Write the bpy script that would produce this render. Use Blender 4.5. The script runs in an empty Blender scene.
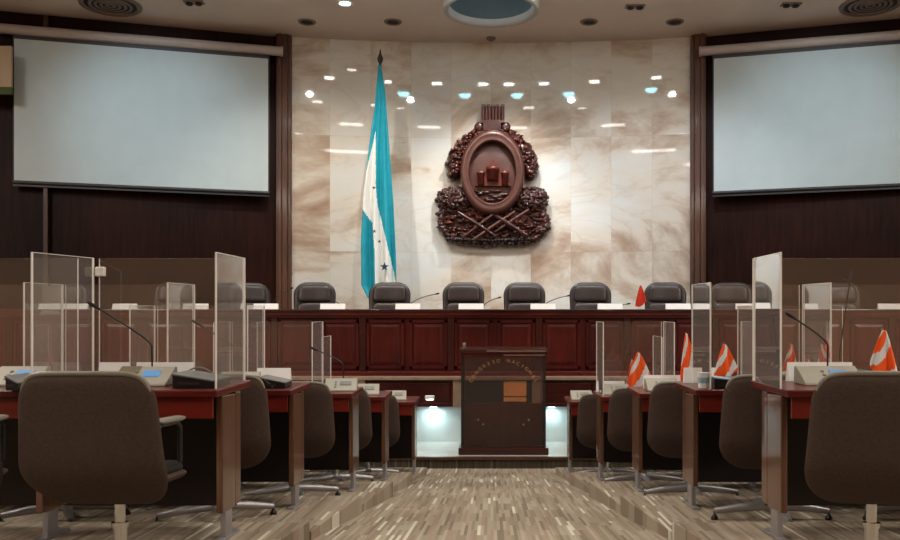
import bpy, math, random
from mathutils import Vector, Matrix
random.seed(7)
S = bpy.context.scene
C = S.collection
PI = math.pi

# ------------------------------------------------------------------ camera
EYE = 1.36
cam_d = bpy.data.cameras.new('camera'); cam = bpy.data.objects.new('camera', cam_d); C.objects.link(cam)
cam.location = (0, 0, EYE); cam.rotation_euler = (PI/2, 0, 0)
cam_d.sensor_width = 36; cam_d.lens = 36.0
cam_d.shift_x = -41/900; cam_d.shift_y = 80/900
cam_d.clip_start = 0.05; cam_d.clip_end = 100
S.camera = cam
def P(px, py, Y): return ((px-491)*Y/900, Y, EYE+(350-py)*Y/900)

# ------------------------------------------------------------------ world, lights, exposure
S.view_settings.view_transform = 'Standard'; S.view_settings.look = 'None'
S.view_settings.gamma = 1; S.view_settings.use_curve_mapping = False
S.view_settings.exposure = 0.36
S.cycles.max_bounces = 8; S.cycles.diffuse_bounces = 3; S.cycles.glossy_bounces = 4
S.cycles.transparent_max_bounces = 24; S.cycles.sample_clamp_indirect = 4
S.cycles.use_denoising = True
w = bpy.data.worlds.new('world'); S.world = w; w.use_nodes = True
w.node_tree.nodes['Background'].inputs[0].default_value = (0.5, 0.45, 0.42, 1)
w.node_tree.nodes['Background'].inputs[1].default_value = 0.02
CEIL = 6.65
def area(name, loc, size, power, col, rot=(0,0,0), sy=None):
    l = bpy.data.lights.new(name, 'AREA'); l.energy = power; l.color = col; l.size = size
    if sy: l.shape = 'RECTANGLE'; l.size_y = sy
    else: l.shape = 'DISK'
    o = bpy.data.objects.new(name, l); C.objects.link(o); o.location = loc; o.rotation_euler = rot
    return o
def spot(name, loc, target, power, col, ang=60, blend=.6, r=.08):
    l = bpy.data.lights.new(name, 'SPOT'); l.energy = power; l.color = col; l.spot_size = math.radians(ang)
    l.spot_blend = blend; l.shadow_soft_size = r
    o = bpy.data.objects.new(name, l); C.objects.link(o); o.location = loc
    o.rotation_euler = (Vector(target)-Vector(loc)).to_track_quat('-Z', 'Y').to_euler()
    return o
WARM = (1.0, .86, .70); COOL = (.70, .90, 1.0); NEUT = (1.0, .94, .86)
# added fill panels, out of view, lighting the hall from its sides (their fixtures are built below at the same places)
FILL_PANELS = [(-7.3, -1.5), (7.3, -1.5), (-7.3, 6.5), (7.3, 6.5)]
for i, (x, y) in enumerate(FILL_PANELS):
    area('side_fill_light', (x, y, CEIL-.06), 1.2, 300, NEUT, sy=4.4)
# downlights over the aisle, the desks and the stage
DOWN = [(-2.6, 4.2, 120), (2.6, 4.2, 120), (0, 5.6, 130), (0, 8.6, 120), (-2.4, 8.4, 110), (2.4, 8.4, 110), (-1.3, 11.2, 120), (1.3, 11.2, 120), (-4.3, 11.2, 90), (4.3, 11.2, 90), (0, 1.6, 130)]
for x, y, p in DOWN: spot('downlight_beam', (x, y, CEIL-.07), (x, y, 0), p, NEUT, 105, .9, .1)
# added uplights, unseen on the side walls, brighten the ceiling
for s in (-1, 1):
    area('ceiling_fill_light', (s*8.75, 5.5, 5.75), 14, 430, (1, .90, .80), (PI, s*.75, 0), sy=.25)
# wall washers in front of the marble
for x, col, p in ((-2.7, (1, .92, .82), 300), (-1.2, (1, .95, .9), 190), (1.2, (.92, .96, 1), 190), (2.7, (.95, .96, 1), 270)):
    spot('washer_light', (x, 12.1, CEIL-.07), (x*.95, 15.5, .9), p*1.0, col, 96, .9, .045)
spot('emblem_light', (.25, 13.75, CEIL-.07), (-.05, 15.4, 2.2), 320, (1, .96, .92), 80, .8, .07)
# screens
for s in (-1, 1):
    spot('screen_light', (s*4.6, 9.6, CEIL-.07), (s*5.35, 14.4, 5.0), 385, (.68, .90, 1.0), 44, 1.0, .12)

# ------------------------------------------------------------------ materials
def nodes(name):
    m = bpy.data.materials.new(name); m.use_nodes = True
    return m, m.node_tree, m.node_tree.nodes, m.node_tree.links, m.node_tree.nodes['Principled BSDF']
def setc(b, col, rough=.5, metal=0, coat=0, spec=.5):
    b.inputs['Base Color'].default_value = (*col, 1); b.inputs['Roughness'].default_value = rough
    b.inputs['Metallic'].default_value = metal; b.inputs['Coat Weight'].default_value = coat
    b.inputs['Coat Roughness'].default_value = .08; b.inputs['Specular IOR Level'].default_value = spec
def lin(r, g, b): return tuple((c/255)**2.2 for c in (r, g, b))
def ramp(N, stops, const=False):
    r = N.new('ShaderNodeValToRGB'); e = r.color_ramp
    if const: e.interpolation = 'CONSTANT'
    while len(e.elements) < len(stops): e.elements.new(.5)
    for q, (p, c) in zip(e.elements, stops): q.position = p; q.color = (*c, 1)
    return r
def plain(name, col, rough=.5, metal=0, coat=0, spec=.5, var=.12, scale=12, bump=0):
    m, T, N, L, b = nodes(name); setc(b, col, rough, metal, coat, spec)
    tc = N.new('ShaderNodeTexCoord'); no = N.new('ShaderNodeTexNoise'); no.inputs['Scale'].default_value = scale
    no.inputs['Detail'].default_value = 4
    L.new(tc.outputs['Object'], no.inputs['Vector'])
    r = ramp(N, [(.3, tuple(c*(1-var) for c in col)), (.7, tuple(min(1, c*(1+var)) for c in col))])
    L.new(no.outputs['Fac'], r.inputs[0]); L.new(r.outputs[0], b.inputs['Base Color'])
    if bump:
        bp = N.new('ShaderNodeBump'); bp.inputs['Strength'].default_value = bump; bp.inputs['Distance'].default_value = .01
        L.new(no.outputs['Fac'], bp.inputs['Height']); L.new(bp.outputs[0], b.inputs['Normal'])
    return m
def wood(name, c1, c2, rough=.3, coat=.4, vertical=True, spec=.4):
    m, T, N, L, b = nodes(name); setc(b, c1, rough, 0, coat, spec)
    tc = N.new('ShaderNodeTexCoord'); mp = N.new('ShaderNodeMapping')
    mp.inputs['Scale'].default_value = (14, 14, 1.0) if vertical else (1.0, 14, 14)
    no = N.new('ShaderNodeTexNoise'); no.inputs['Scale'].default_value = 1.4; no.inputs['Detail'].default_value = 7; no.inputs['Distortion'].default_value = .8
    n2 = N.new('ShaderNodeTexNoise'); n2.inputs['Scale'].default_value = .9; n2.inputs['Detail'].default_value = 2
    L.new(tc.outputs['Object'], mp.inputs[0]); L.new(mp.outputs[0], no.inputs['Vector']); L.new(tc.outputs['Object'], n2.inputs['Vector'])
    ad = N.new('ShaderNodeMath'); ad.operation = 'ADD'; L.new(no.outputs['Fac'], ad.inputs[0]); L.new(n2.outputs['Fac'], ad.inputs[1])
    hf = N.new('ShaderNodeMath'); hf.operation = 'MULTIPLY'; hf.inputs[1].default_value = .5; L.new(ad.outputs[0], hf.inputs[0])
    r = ramp(N, [(.38, c1), (.62, c2)]); L.new(hf.outputs[0], r.inputs[0]); L.new(r.outputs[0], b.inputs['Base Color'])
    return m
def emis(name, col, st, base=(.8, .8, .8)):
    m, T, N, L, b = nodes(name); setc(b, base, .4)
    b.inputs['Emission Color'].default_value = (*col, 1); b.inputs['Emission Strength'].default_value = st
    return m
def acrylic(name, tint, rough=.015, painted_reflect=0.0, reflect_col=(.8, .8, .8)):
    m, T, N, L, b = nodes(name); N.remove(b); out = N['Material Output']
    tr = N.new('ShaderNodeBsdfTransparent'); tr.inputs[0].default_value = (*tint, 1)
    gl = N.new('ShaderNodeBsdfGlossy'); gl.inputs['Roughness'].default_value = rough
    fr = N.new('ShaderNodeFresnel'); fr.inputs['IOR'].default_value = 1.49
    # the fresnel value is the same seen from either face of the sheet
    ge = N.new('ShaderNodeNewGeometry'); ne = N.new('ShaderNodeVectorMath'); ne.operation = 'SCALE'
    sg = N.new('ShaderNodeMath'); sg.operation = 'MULTIPLY_ADD'; sg.inputs[1].default_value = -2; sg.inputs[2].default_value = 1
    L.new(ge.outputs['Backfacing'], sg.inputs[0]); L.new(ge.outputs['Normal'], ne.inputs[0]); ne.inputs['Scale'].default_value = 1
    mx = N.new('ShaderNodeMixShader'); dbl = N.new('ShaderNodeMath'); dbl.operation = 'MULTIPLY'; dbl.inputs[1].default_value = 1.8; dbl.use_clamp = True; L.new(fr.outputs[0], dbl.inputs[0]); L.new(dbl.outputs[0], mx.inputs[0]); L.new(tr.outputs[0], mx.inputs[1]); L.new(gl.outputs[0], mx.inputs[2])
    last = mx
    if painted_reflect:  # diffuse film paints soft room reflections into the sheet
        df = N.new('ShaderNodeBsdfDiffuse'); df.inputs[0].default_value = (*reflect_col, 1)
        m2 = N.new('ShaderNodeMixShader'); m2.inputs[0].default_value = painted_reflect
        L.new(mx.outputs[0], m2.inputs[1]); L.new(df.outputs[0], m2.inputs[2]); last = m2
    L.new(last.outputs[0], out.inputs[0])
    for n in (ge, ne, sg): N.remove(n)
    return m

def marble():
    m, T, N, L, b = nodes('marble'); setc(b, (.7, .65, .6), .035, 0, 0, .6)
    b.inputs['IOR'].default_value = 1.55
    tc = N.new('ShaderNodeTexCoord'); sx = N.new('ShaderNodeSeparateXYZ'); L.new(tc.outputs['Object'], sx.inputs[0])
    def M(op, a, bb=None, v=None):
        n = N.new('ShaderNodeMath'); n.operation = op
        for i, q in enumerate((a, bb)):
            if q is None: continue
            if isinstance(q, (int, float)): n.inputs[i].default_value = q
            else: L.new(q, n.inputs[i])
        return n.outputs[0]
    u = M('DIVIDE', sx.outputs[0], .685); v = M('DIVIDE', M('SUBTRACT', sx.outputs[2], 1.07), 1.97)
    cu = M('FLOOR', u); cv = M('FLOOR', v)
    cb = N.new('ShaderNodeCombineXYZ'); L.new(cu, cb.inputs[0]); L.new(cv, cb.inputs[1])
    wn = N.new('ShaderNodeTexWhiteNoise'); L.new(cb.outputs[0], wn.inputs['Vector'])
    # each slab shows its own piece of stone
    off = N.new('ShaderNodeVectorMath'); off.operation = 'SCALE'; off.inputs['Scale'].default_value = .45; L.new(wn.outputs['Color'], off.inputs[0])
    ad = N.new('ShaderNodeVectorMath'); L.new(tc.outputs['Object'], ad.inputs[0]); L.new(off.outputs[0], ad.inputs[1])
    mp = N.new('ShaderNodeMapping'); mp.inputs['Rotation'].default_value = (0, .5, 0); mp.inputs['Scale'].default_value = (.42, 1, .85)
    L.new(ad.outputs[0], mp.inputs[0])
    n1 = N.new('ShaderNodeTexNoise'); n1.inputs['Scale'].default_value = .9; n1.inputs['Detail'].default_value = 8; n1.inputs['Roughness'].default_value = .62; n1.inputs['Distortion'].default_value = .45
    L.new(mp.outputs[0], n1.inputs['Vector'])
    r1 = ramp(N, [(.33, lin(160, 132, 112)), (.42, lin(194, 177, 160)), (.49, lin(222, 216, 204)), (.64, lin(224, 229, 228))])
    L.new(n1.outputs['Fac'], r1.inputs[0])
    # thin brown veins
    n2 = N.new('ShaderNodeTexNoise'); n2.inputs['Scale'].default_value = 1.3; n2.inputs['Detail'].default_value = 6; n2.inputs['Distortion'].default_value = 1.6
    L.new(mp.outputs[0], n2.inputs['Vector'])
    ab = M('ABSOLUTE', M('SUBTRACT', n2.outputs['Fac'], .5)); ve = M('SUBTRACT', 1.0, M('MULTIPLY', ab, 34)); ve2 = M('MULTIPLY', M('MAXIMUM', ve, 0.0), .12)
    mx = N.new('ShaderNodeMix'); mx.data_type = 'RGBA'; L.new(ve2, mx.inputs[0]); L.new(r1.outputs[0], mx.inputs[6]); mx.inputs[7].default_value = (*lin(150, 112, 88), 1)
    # seams
    fu = M('ABSOLUTE', M('SUBTRACT', M('FRACT', u), .5)); fv = M('ABSOLUTE', M('SUBTRACT', M('FRACT', v), .5))
    se = M('MAXIMUM', M('GREATER_THAN', fu, .4945), M('GREATER_THAN', fv, .498))
    br = N.new('ShaderNodeMix'); br.data_type = 'RGBA'; br.blend_type = 'MULTIPLY'; br.inputs[0].default_value = 1
    tone = N.new('ShaderNodeMapRange'); tone.inputs[3].default_value = .92; tone.inputs[4].default_value = 1.0; L.new(wn.outputs['Value'], tone.inputs[0])
    L.new(mx.outputs[2], br.inputs[6]); L.new(tone.outputs[0], br.inputs[7])
    fin = N.new('ShaderNodeMix'); fin.data_type = 'RGBA'; L.new(M('MULTIPLY', se, .16), fin.inputs[0]); L.new(br.outputs[2], fin.inputs[6]); fin.inputs[7].default_value = (*lin(120, 100, 85), 1)
    L.new(fin.outputs[2], b.inputs['Base Color'])
    return m

def carpet(name, dark=1.0):
    m, T, N, L, b = nodes(name); setc(b, (.3, .3, .2), .95, spec=.1)
    tc = N.new('ShaderNodeTexCoord'); sx = N.new('ShaderNodeSeparateXYZ'); L.new(tc.outputs['Object'], sx.inputs[0])
    def M(op, a, bb=None):
        n = N.new('ShaderNodeMath'); n.operation = op
        for i, q in enumerate((a, bb)):
            if q is None: continue
            if isinstance(q, (int, float)): n.inputs[i].default_value = q
            else: L.new(q, n.inputs[i])
        return n.outputs[0]
    def layer(wid, ln, seed):
        cu = M('FLOOR', M('DIVIDE', M('ADD', sx.outputs[0], seed), wid))
        w1 = N.new('ShaderNodeTexWhiteNoise'); w1.noise_dimensions = '1D'; L.new(cu, w1.inputs['W'])
        cv = M('FLOOR', M('ADD', M('DIVIDE', sx.outputs[1], ln), M('MULTIPLY', M('FLOOR', M('MULTIPLY', w1.outputs['Value'], 2)), .5)))
        cb = N.new('ShaderNodeCombineXYZ'); L.new(cu, cb.inputs[0]); L.new(cv, cb.inputs[1]); cb.inputs[2].default_value = seed
        w2 = N.new('ShaderNodeTexWhiteNoise'); L.new(cb.outputs[0], w2.inputs['Vector'])
        return w2.outputs['Value']
    a = layer(.019, .42, 3.1); c = layer(.15, .8, 9.7)
    sm = M('ADD', M('MULTIPLY', a, .88), M('MULTIPLY', c, .12))
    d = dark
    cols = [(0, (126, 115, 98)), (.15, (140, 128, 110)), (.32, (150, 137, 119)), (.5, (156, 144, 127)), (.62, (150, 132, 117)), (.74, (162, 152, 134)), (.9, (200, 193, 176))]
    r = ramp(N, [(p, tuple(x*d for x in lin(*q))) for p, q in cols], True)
    L.new(sm, r.inputs[0]); L.new(r.outputs[0], b.inputs['Base Color'])
    no = N.new('ShaderNodeTexNoise'); no.inputs['Scale'].default_value = 160; L.new(tc.outputs['Object'], no.inputs['Vector'])
    bp = N.new('ShaderNodeBump'); bp.inputs['Strength'].default_value = .4; bp.inputs['Distance'].default_value = .005
    L.new(no.outputs['Fac'], bp.inputs['Height']); L.new(bp.outputs[0], b.inputs['Normal'])
    return m

MAT = dict(
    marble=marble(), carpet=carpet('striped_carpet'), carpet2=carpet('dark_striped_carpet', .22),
    ceiling=plain('ceiling_plaster', lin(212, 196, 182), .8, scale=1.2, var=.06),
    darkwood=wood('dark_wall_wood', lin(30, 15, 12), lin(50, 26, 20), .5, .0, spec=.12),
    pilaster=wood('brown_pilaster_wood', lin(66, 42, 31), lin(92, 60, 44), .4, .1),
    mahog=wood('mahogany', lin(62, 20, 17), lin(90, 30, 25), .36, .08, spec=.3),
    mahog_h=wood('mahogany_long_grain', lin(72, 23, 19), lin(104, 35, 28), .32, .15, vertical=False),
    mahog_dark=wood('mahogany_edge', lin(48, 18, 15), lin(70, 28, 23), .3, .4, vertical=False),
    lecternwood=wood('lectern_wood', lin(150, 78, 58), lin(184, 104, 78), .4, .0),
    legwood=wood('desk_leg_wood', lin(82, 55, 40), lin(112, 78, 57), .3, .6),
    redwood=wood('red_apron_wood', lin(98, 30, 20), lin(120, 38, 26), .35, .1, vertical=False),
    black=plain('black_plastic', (.012, .011, .011), .35, var=.2),
    darkpanel=plain('dark_modesty_panel', lin(34, 22, 18), .6, var=.15, scale=5),
    fabric=plain('brown_grey_fabric', lin(72, 60, 54), .9, spec=.2, var=.14, scale=90, bump=.25),
    seatvinyl=plain('black_seat_vinyl', lin(30, 25, 24), .5, spec=.3, var=.15, scale=20),
    vinyl=plain('charcoal_vinyl', lin(52, 46, 44), .4, var=.15, scale=20),
    rim=plain('grey_vinyl_rim', lin(122, 118, 106), .4, var=.1),
    leather=plain('dark_brown_leather', lin(40, 32, 31), .45, coat=.05, var=.2, scale=18, bump=.15),
    leather2=plain('dark_brown_leather_panel', lin(50, 41, 39), .42, coat=.05, var=.2, scale=18, bump=.15),
    chrome=plain('brushed_chrome', (.62, .61, .6), .22, metal=1, var=.05),
    alu=plain('grey_aluminium', (.42, .41, .42), .4, metal=.7, var=.08),
    screen=plain('projection_fabric', lin(188, 202, 206), .85, var=.03, scale=3),
    casing=plain('screen_casing', lin(176, 164, 158), .5, var=.05),
    bar=plain('screen_bar', lin(50, 48, 50), .5),
    carve=plain('carved_mahogany', lin(60, 31, 25), .32, coat=.35, var=.45, scale=9, bump=.5),
    carve_red=plain('carved_red_wood', lin(98, 46, 37), .32, coat=.35, var=.35, scale=14, bump=.5),
    carve_lt=plain('carved_medallion_wood', lin(82, 50, 42), .36, coat=.15, var=.25, scale=7, bump=.2),
    teal=plain('turquoise_cloth', lin(24, 150, 170), .75, var=.1, scale=6),
    white_cloth=plain('white_cloth', lin(226, 228, 224), .8, var=.03),
    orange=plain('orange_red_cloth', lin(255, 92, 22), .75, var=.1, scale=20),
    red=plain('red_cloth', lin(205, 52, 28), .75, var=.12, scale=20),
    starblue=plain('star_blue', lin(20, 60, 90), .8),
    paper=plain('white_paper', lin(236, 238, 236), .7, var=.02),
    palegrey=plain('pale_grey_plastic', lin(150, 146, 132), .45, var=.04),
    olive=plain('olive_grey_plastic', lin(104, 92, 66), .5, var=.08),
    bluepaper=plain('pale_blue_paper', lin(150, 178, 196), .7, var=.25, scale=25),
    greyplastic=plain('mid_grey_plastic', lin(112, 112, 110), .4, var=.08),
    stone=plain('beige_stone', lin(138, 118, 100), .4, var=.2, scale=8),
    whitestone=plain('white_polished_stone', lin(212, 218, 214), .14, var=.08, scale=4),
    amber=plain('orange_wood_veneer', lin(255, 178, 110), .4, var=.15, scale=10),
    tan=plain('tan_wall', lin(150, 116, 84), .6, var=.2, scale=.9),
    cream=plain('cream_plaster', lin(176, 156, 132), .8, var=.08, scale=1.5),
    green=plain('green_band', lin(70, 84, 40), .7),
    vent=plain('vent_metal', lin(120, 104, 94), .5, var=.1),
    ventdark=plain('vent_gap', lin(36, 28, 26), .7),
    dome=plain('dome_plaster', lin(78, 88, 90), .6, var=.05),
    dometrim=plain('dome_flange', lin(178, 176, 170), .6, var=.03),
    domerim=plain('dome_rim', lin(206, 214, 210), .5, var=.03),
    gold=plain('gold_lettering', lin(170, 140, 96), .4, metal=.3),
    grille=plain('microphone_foam', (.02, .02, .02), .9),
    glass=acrylic('clear_acrylic', (.94, .94, .93), painted_reflect=.085, reflect_col=(.64, .48, .36)),
    glass_side=acrylic('clear_side_acrylic', (.94, .945, .94), painted_reflect=.12, reflect_col=(.74, .72, .68)),
    smoke=acrylic('smoked_acrylic', (.70, .58, .53), rough=.4),
    edge=plain('polished_acrylic_edge', lin(240, 238, 232), .3, var=.05),
    lamp=emis('lamp_glow', (1, .95, .88), 9), lampcool=emis('cool_lamp_glow', (.38, .86, 1), 13),
    lampstrong=emis('bright_lamp_glow', (1, .97, .92), 10), lampstrip=emis('strip_lamp_glow', (1, .97, .92), 16),
    fillglow=emis('fill_panel_glow', (1, .95, .88), 2.2),
    lcd=emis('blue_display', (.14, .42, .80), .45, (.02, .03, .04)),
)

# ------------------------------------------------------------------ mesh builder
class MB:
    def __init__(s): s.v = []; s.f = []; s.sm = []; s.mi = []
    def add(s, vs, fs, smooth=False, mi=0):
        o = len(s.v); s.v += [tuple(v) for v in vs]
        for f in fs: s.f.append([o+i for i in f]); s.sm.append(smooth); s.mi.append(mi)
        return s
    def box(s, c, d, rz=0, rx=0, ry=0, mi=0):
        R = Matrix.Rotation(rz, 3, 'Z') @ Matrix.Rotation(ry, 3, 'Y') @ Matrix.Rotation(rx, 3, 'X')
        vs = [Vector(c)+R@Vector((x*d[0]/2, y*d[1]/2, z*d[2]/2)) for z in (-1, 1) for y in (-1, 1) for x in (-1, 1)]
        return s.add(vs, [(0,2,3,1),(4,5,7,6),(0,1,5,4),(2,6,7,3),(0,4,6,2),(1,3,7,5)], mi=mi)
    def bb(s, x0, x1, y0, y1, z0, z1, mi=0):
        return s.box(((x0+x1)/2, (y0+y1)/2, (z0+z1)/2), (abs(x1-x0), abs(y1-y0), abs(z1-z0)), mi=mi)
    def tube(s, pts, r, n=10, cap=True, mi=0):
        pts = [Vector(p) for p in pts]; rs = r if isinstance(r, (list, tuple)) else [r]*len(pts)
        rings = []; prev = None
        for i, p in enumerate(pts):
            d = (pts[min(i+1, len(pts)-1)]-pts[max(i-1, 0)]).normalized()
            if prev is None:
                a = d.cross(Vector((0, 0, 1)));
                if a.length < .05: a = d.cross(Vector((1, 0, 0)))
            else: a = prev - d*prev.dot(d)
            a.normalize(); prev = a; b = d.cross(a)
            rings.append([p+(a*math.cos(2*PI*k/n)+b*math.sin(2*PI*k/n))*rs[i] for k in range(n)])
        vs = [q for g in rings for q in g]; fs = []
        for i in range(len(pts)-1):
            for k in range(n): fs.append((i*n+k, i*n+(k+1)%n, (i+1)*n+(k+1)%n, (i+1)*n+k))
        s.add(vs, fs, True, mi)
        if cap:
            s.add(rings[0], [tuple(range(n))[::-1]], False, mi); s.add(rings[-1], [tuple(range(n))], False, mi)
        return s
    def lathe(s, c, prof, n=32, axis='Z', cap=True, sx=1, sy=1, mi=0):
        vs = []
        for r, h in prof:
            for k in range(n):
                a = 2*PI*k/n; x, y = r*math.cos(a)*sx, r*math.sin(a)*sy
                vs.append((c[0]+x, c[1]+y, c[2]+h) if axis == 'Z' else (c[0]+x, c[1]+h, c[2]+y))
        fs = []
        for i in range(len(prof)-1):
            for k in range(n): fs.append((i*n+k, i*n+(k+1)%n, (i+1)*n+(k+1)%n, (i+1)*n+k))
        s.add(vs, fs, True, mi)
        if cap: s.f.append([len(s.v)-len(vs)+k for k in range(n)][::-1]); s.sm.append(False); s.mi.append(mi); s.f.append([len(s.v)-n+k for k in range(n)]); s.sm.append(False); s.mi.append(mi)
        return s
    def prism(s, poly, a, b, axis='Z', mi=0):
        n = len(poly)
        def q(p, h): return (p[0], p[1], h) if axis == 'Z' else ((p[0], h, p[1]) if axis == 'Y' else (h, p[0], p[1]))
        vs = [q(p, a) for p in poly]+[q(p, b) for p in poly]
        fs = [tuple(range(n))[::-1], tuple(range(n, 2*n))]+[(i, (i+1)%n, n+(i+1)%n, n+i) for i in range(n)]
        return s.add(vs, fs, mi=mi)
    def blob(s, c, r, seed=0, n=8, m=6, amp=.15, mi=0):
        rnd = random.Random(seed); r = r if isinstance(r, (list, tuple)) else (r, r, r)
        vs = [(c[0], c[1], c[2]+r[2])]
        for i in range(1, m):
            for k in range(n):
                t = PI*i/m; a = 2*PI*k/n+.3*i; f = 1+rnd.uniform(-amp, amp)
                vs.append((c[0]+r[0]*f*math.sin(t)*math.cos(a), c[1]+r[1]*f*math.sin(t)*math.sin(a), c[2]+r[2]*f*math.cos(t)))
        vs.append((c[0], c[1], c[2]-r[2])); fs = []
        for k in range(n): fs.append((0, 1+k, 1+(k+1)%n)); fs.append((len(vs)-1, 1+(m-2)*n+(k+1)%n, 1+(m-2)*n+k))
        for i in range(m-2):
            for k in range(n): a = 1+i*n; fs.append((a+k, a+n+k, a+n+(k+1)%n, a+(k+1)%n))
        return s.add(vs, fs, True, mi)
    def pillow(s, w_bot, w_top, h, t, rt, rb, pos, nu=20, nv=22, e=6, mi=0):
        """upholstered pad: outline in (x, v) with rounded corners, mapped to space by pos(x, v, d)"""
        def hw(v):
            ww = (w_bot+(w_top-w_bot)*v/h)/2
            for r, q in ((rt, h-v), (rb, v)):
                if q < r: ww -= r-math.sqrt(max(0, r*r-(r-q)**2))
            return max(ww, .002)
        vs = []; F = {}
        vv = [h*(1-math.cos(PI*j/nv))/2 for j in range(nv+1)]
        for side in (1, -1):
            for j, v in enumerate(vv):
                for i in range(nu+1):
                    u = math.sin((i/nu-.5)*PI)
                    ev = abs(2*v/h-1)
                    th = t/2*max(0, (1-abs(u)**e))**.5*max(0, (1-ev**(e*1.5)))**.5
                    F[(side, j, i)] = len(vs); vs.append(pos(u*hw(v), v, side*th))
        fs = []
        for side in (1, -1):
            for j in range(nv):
                for i in range(nu):
                    q = [F[(side, j, i)], F[(side, j, i+1)], F[(side, j+1, i+1)], F[(side, j+1, i)]]
                    fs.append(q if side < 0 else q[::-1])
        return s.add(vs, fs, True, mi)
    def build(s, name, mat, parent=None, bevel=0, mats=None):
        me = bpy.data.meshes.new(name); me.from_pydata(s.v, [], s.f)
        me.polygons.foreach_set('use_smooth', s.sm); me.polygons.foreach_set('material_index', s.mi)
        for m_ in (mats or [mat]): me.materials.append(MAT[m_])
        me.update()
        o = bpy.data.objects.new(name, me); C.objects.link(o)
        if parent: o.parent = parent
        if bevel:
            b = o.modifiers.new('bevel', 'BEVEL'); b.width = bevel; b.segments = 2; b.limit_method = 'ANGLE'
        return o
def tag(o, label, cat=None, group=None, kind=None):
    o['label'] = label
    if cat: o['category'] = cat
    if group: o['group'] = group
    if kind: o['kind'] = kind
    return o
def thing(name, label, cat, loc=(0, 0, 0), rz=0, group=None):
    o = bpy.data.objects.new(name, None); C.objects.link(o); o.empty_display_size = .1
    o.location = loc; o.rotation_euler = (0, 0, rz)
    return tag(o, label, cat, group)
def struct(o, label, cat='structure'): return tag(o, label, cat, kind='structure')
def copy_tree(o, parent=None, skip=()):
    c = o.copy(); C.objects.link(c); c.parent = parent
    for ch in list(o.children):
        if not ch.name.startswith(tuple(skip) or ('!',)): copy_tree(ch, c, skip)
    return c

# ------------------------------------------------------------------ the room
# floor: level behind the camera, sloping down the aisle, level in front of the stage
prof = [(-9, .43), (3.4, .43), (10.0, 0.0), (10.45, 0), ]
m = MB(); vs = []; fs = []
for y, z in prof:
    for x in (-9.2, 9.2): vs += [(x, y, z), (x, y, -.3)]
for i in range(len(prof)-1):
    a = i*4; fs += [(a, a+2, a+6, a+4), (a+1, a+5, a+7, a+3), (a, a+4, a+5, a+1), (a+2, a+3, a+7, a+6)]
fs += [(0, 1, 3, 2), (len(vs)-4, len(vs)-2, len(vs)-1, len(vs)-3)]
m.add(vs, fs); struct(m.build('floor', 'carpet'), 'striped beige and brown carpet sloping down the centre aisle', 'floor')
TIER_Z = [.43, .38, .30, .21, .10]
TIER_Y = [(-9, 4.86), (4.86, 6.06), (6.06, 7.26), (7.26, 8.46), (8.46, 9.66)]
TIER_X = [1.0, .87, .79, .74, .69]
ORD = ['nearest', 'second', 'third', 'fourth', 'farthest']
for k in range(1, 5):
    for s, sd in ((-1, 'left'), (1, 'right')):
        y0, y1 = TIER_Y[k]; x0 = TIER_X[k]; x1 = TIER_X[k]+.0
        xa = TIER_X[k-1]-.02 if k else x0
        poly = [(s*(x0+.10), y0), (s*9.1, y0), (s*9.1, y1), (s*x0, y1)]
        o = MB().prism(poly, -.2, TIER_Z[k]).build('floor_tier', 'carpet')
        struct(o, f'carpeted tier under the {ORD[k]} desk row {sd} of the aisle', 'tier')
for s, sd in ((-1, 'left'), (1, 'right')):
    poly = [(s*1.25, -8.9), (s*9.1, -8.9), (s*9.1, 4.86), (s*.98, 4.86), (s*1.12, 3.6)]
    o = MB().prism(poly, -.2, .432).build('floor_tier', 'carpet')
    struct(o, f'carpeted tier under the nearest desk row {sd} of the aisle', 'tier')
# stage
m = MB().bb(-9, 9, 10.37, 12.62, -.2, .127); struct(m.build('stage_floor', 'whitestone'), 'low white polished stage floor under the lectern', 'stage')
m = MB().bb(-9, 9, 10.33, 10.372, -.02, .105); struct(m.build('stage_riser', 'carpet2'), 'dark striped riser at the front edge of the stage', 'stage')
m = MB().bb(-9, 9, 10.31, 10.40, .103, .132); struct(m.build('stage_nosing', 'pilaster'), 'thin brown nosing along the stage step', 'stage')
m = MB().bb(-9, 9, 12.62, 16, -.2, 1.2); struct(m.build('raised_floor', 'darkpanel'), 'raised floor behind the long wooden bench', 'stage')

# curved marble wall
n = 40; vs = []; fs = []
for i in range(n+1):
    x = -3.5+7*i/n; y = 15.5-.026*x*x
    vs += [(x, y, 1.2), (x, y, CEIL), (x, y+.4, 1.2), (x, y+.4, CEIL)]
m = MB(); m.add([v for i in range(n+1) for v in vs[i*4:i*4+2]], [(i*2, i*2+2, i*2+3, i*2+1) for i in range(n)], True)
m.add([v for i in range(n+1) for v in vs[i*4+2:i*4+4]], [(i*2, i*2+1, i*2+3, i*2+2) for i in range(n)], True)
for i in range(n):
    a = i*4; m.add([vs[a+1], vs[a+5], vs[a+7], vs[a+3], vs[a], vs[a+4], vs[a+6], vs[a+2]], [(0, 1, 2, 3), (4, 7, 6, 5)])
m.add([vs[0], vs[1], vs[3], vs[2]], [(0, 1, 2, 3)]); m.add(vs[-4:], [(0, 2, 3, 1)])
o = m.build('wall_back', 'marble')
struct(o, 'curved polished beige marble wall behind the bench', 'wall')
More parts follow.
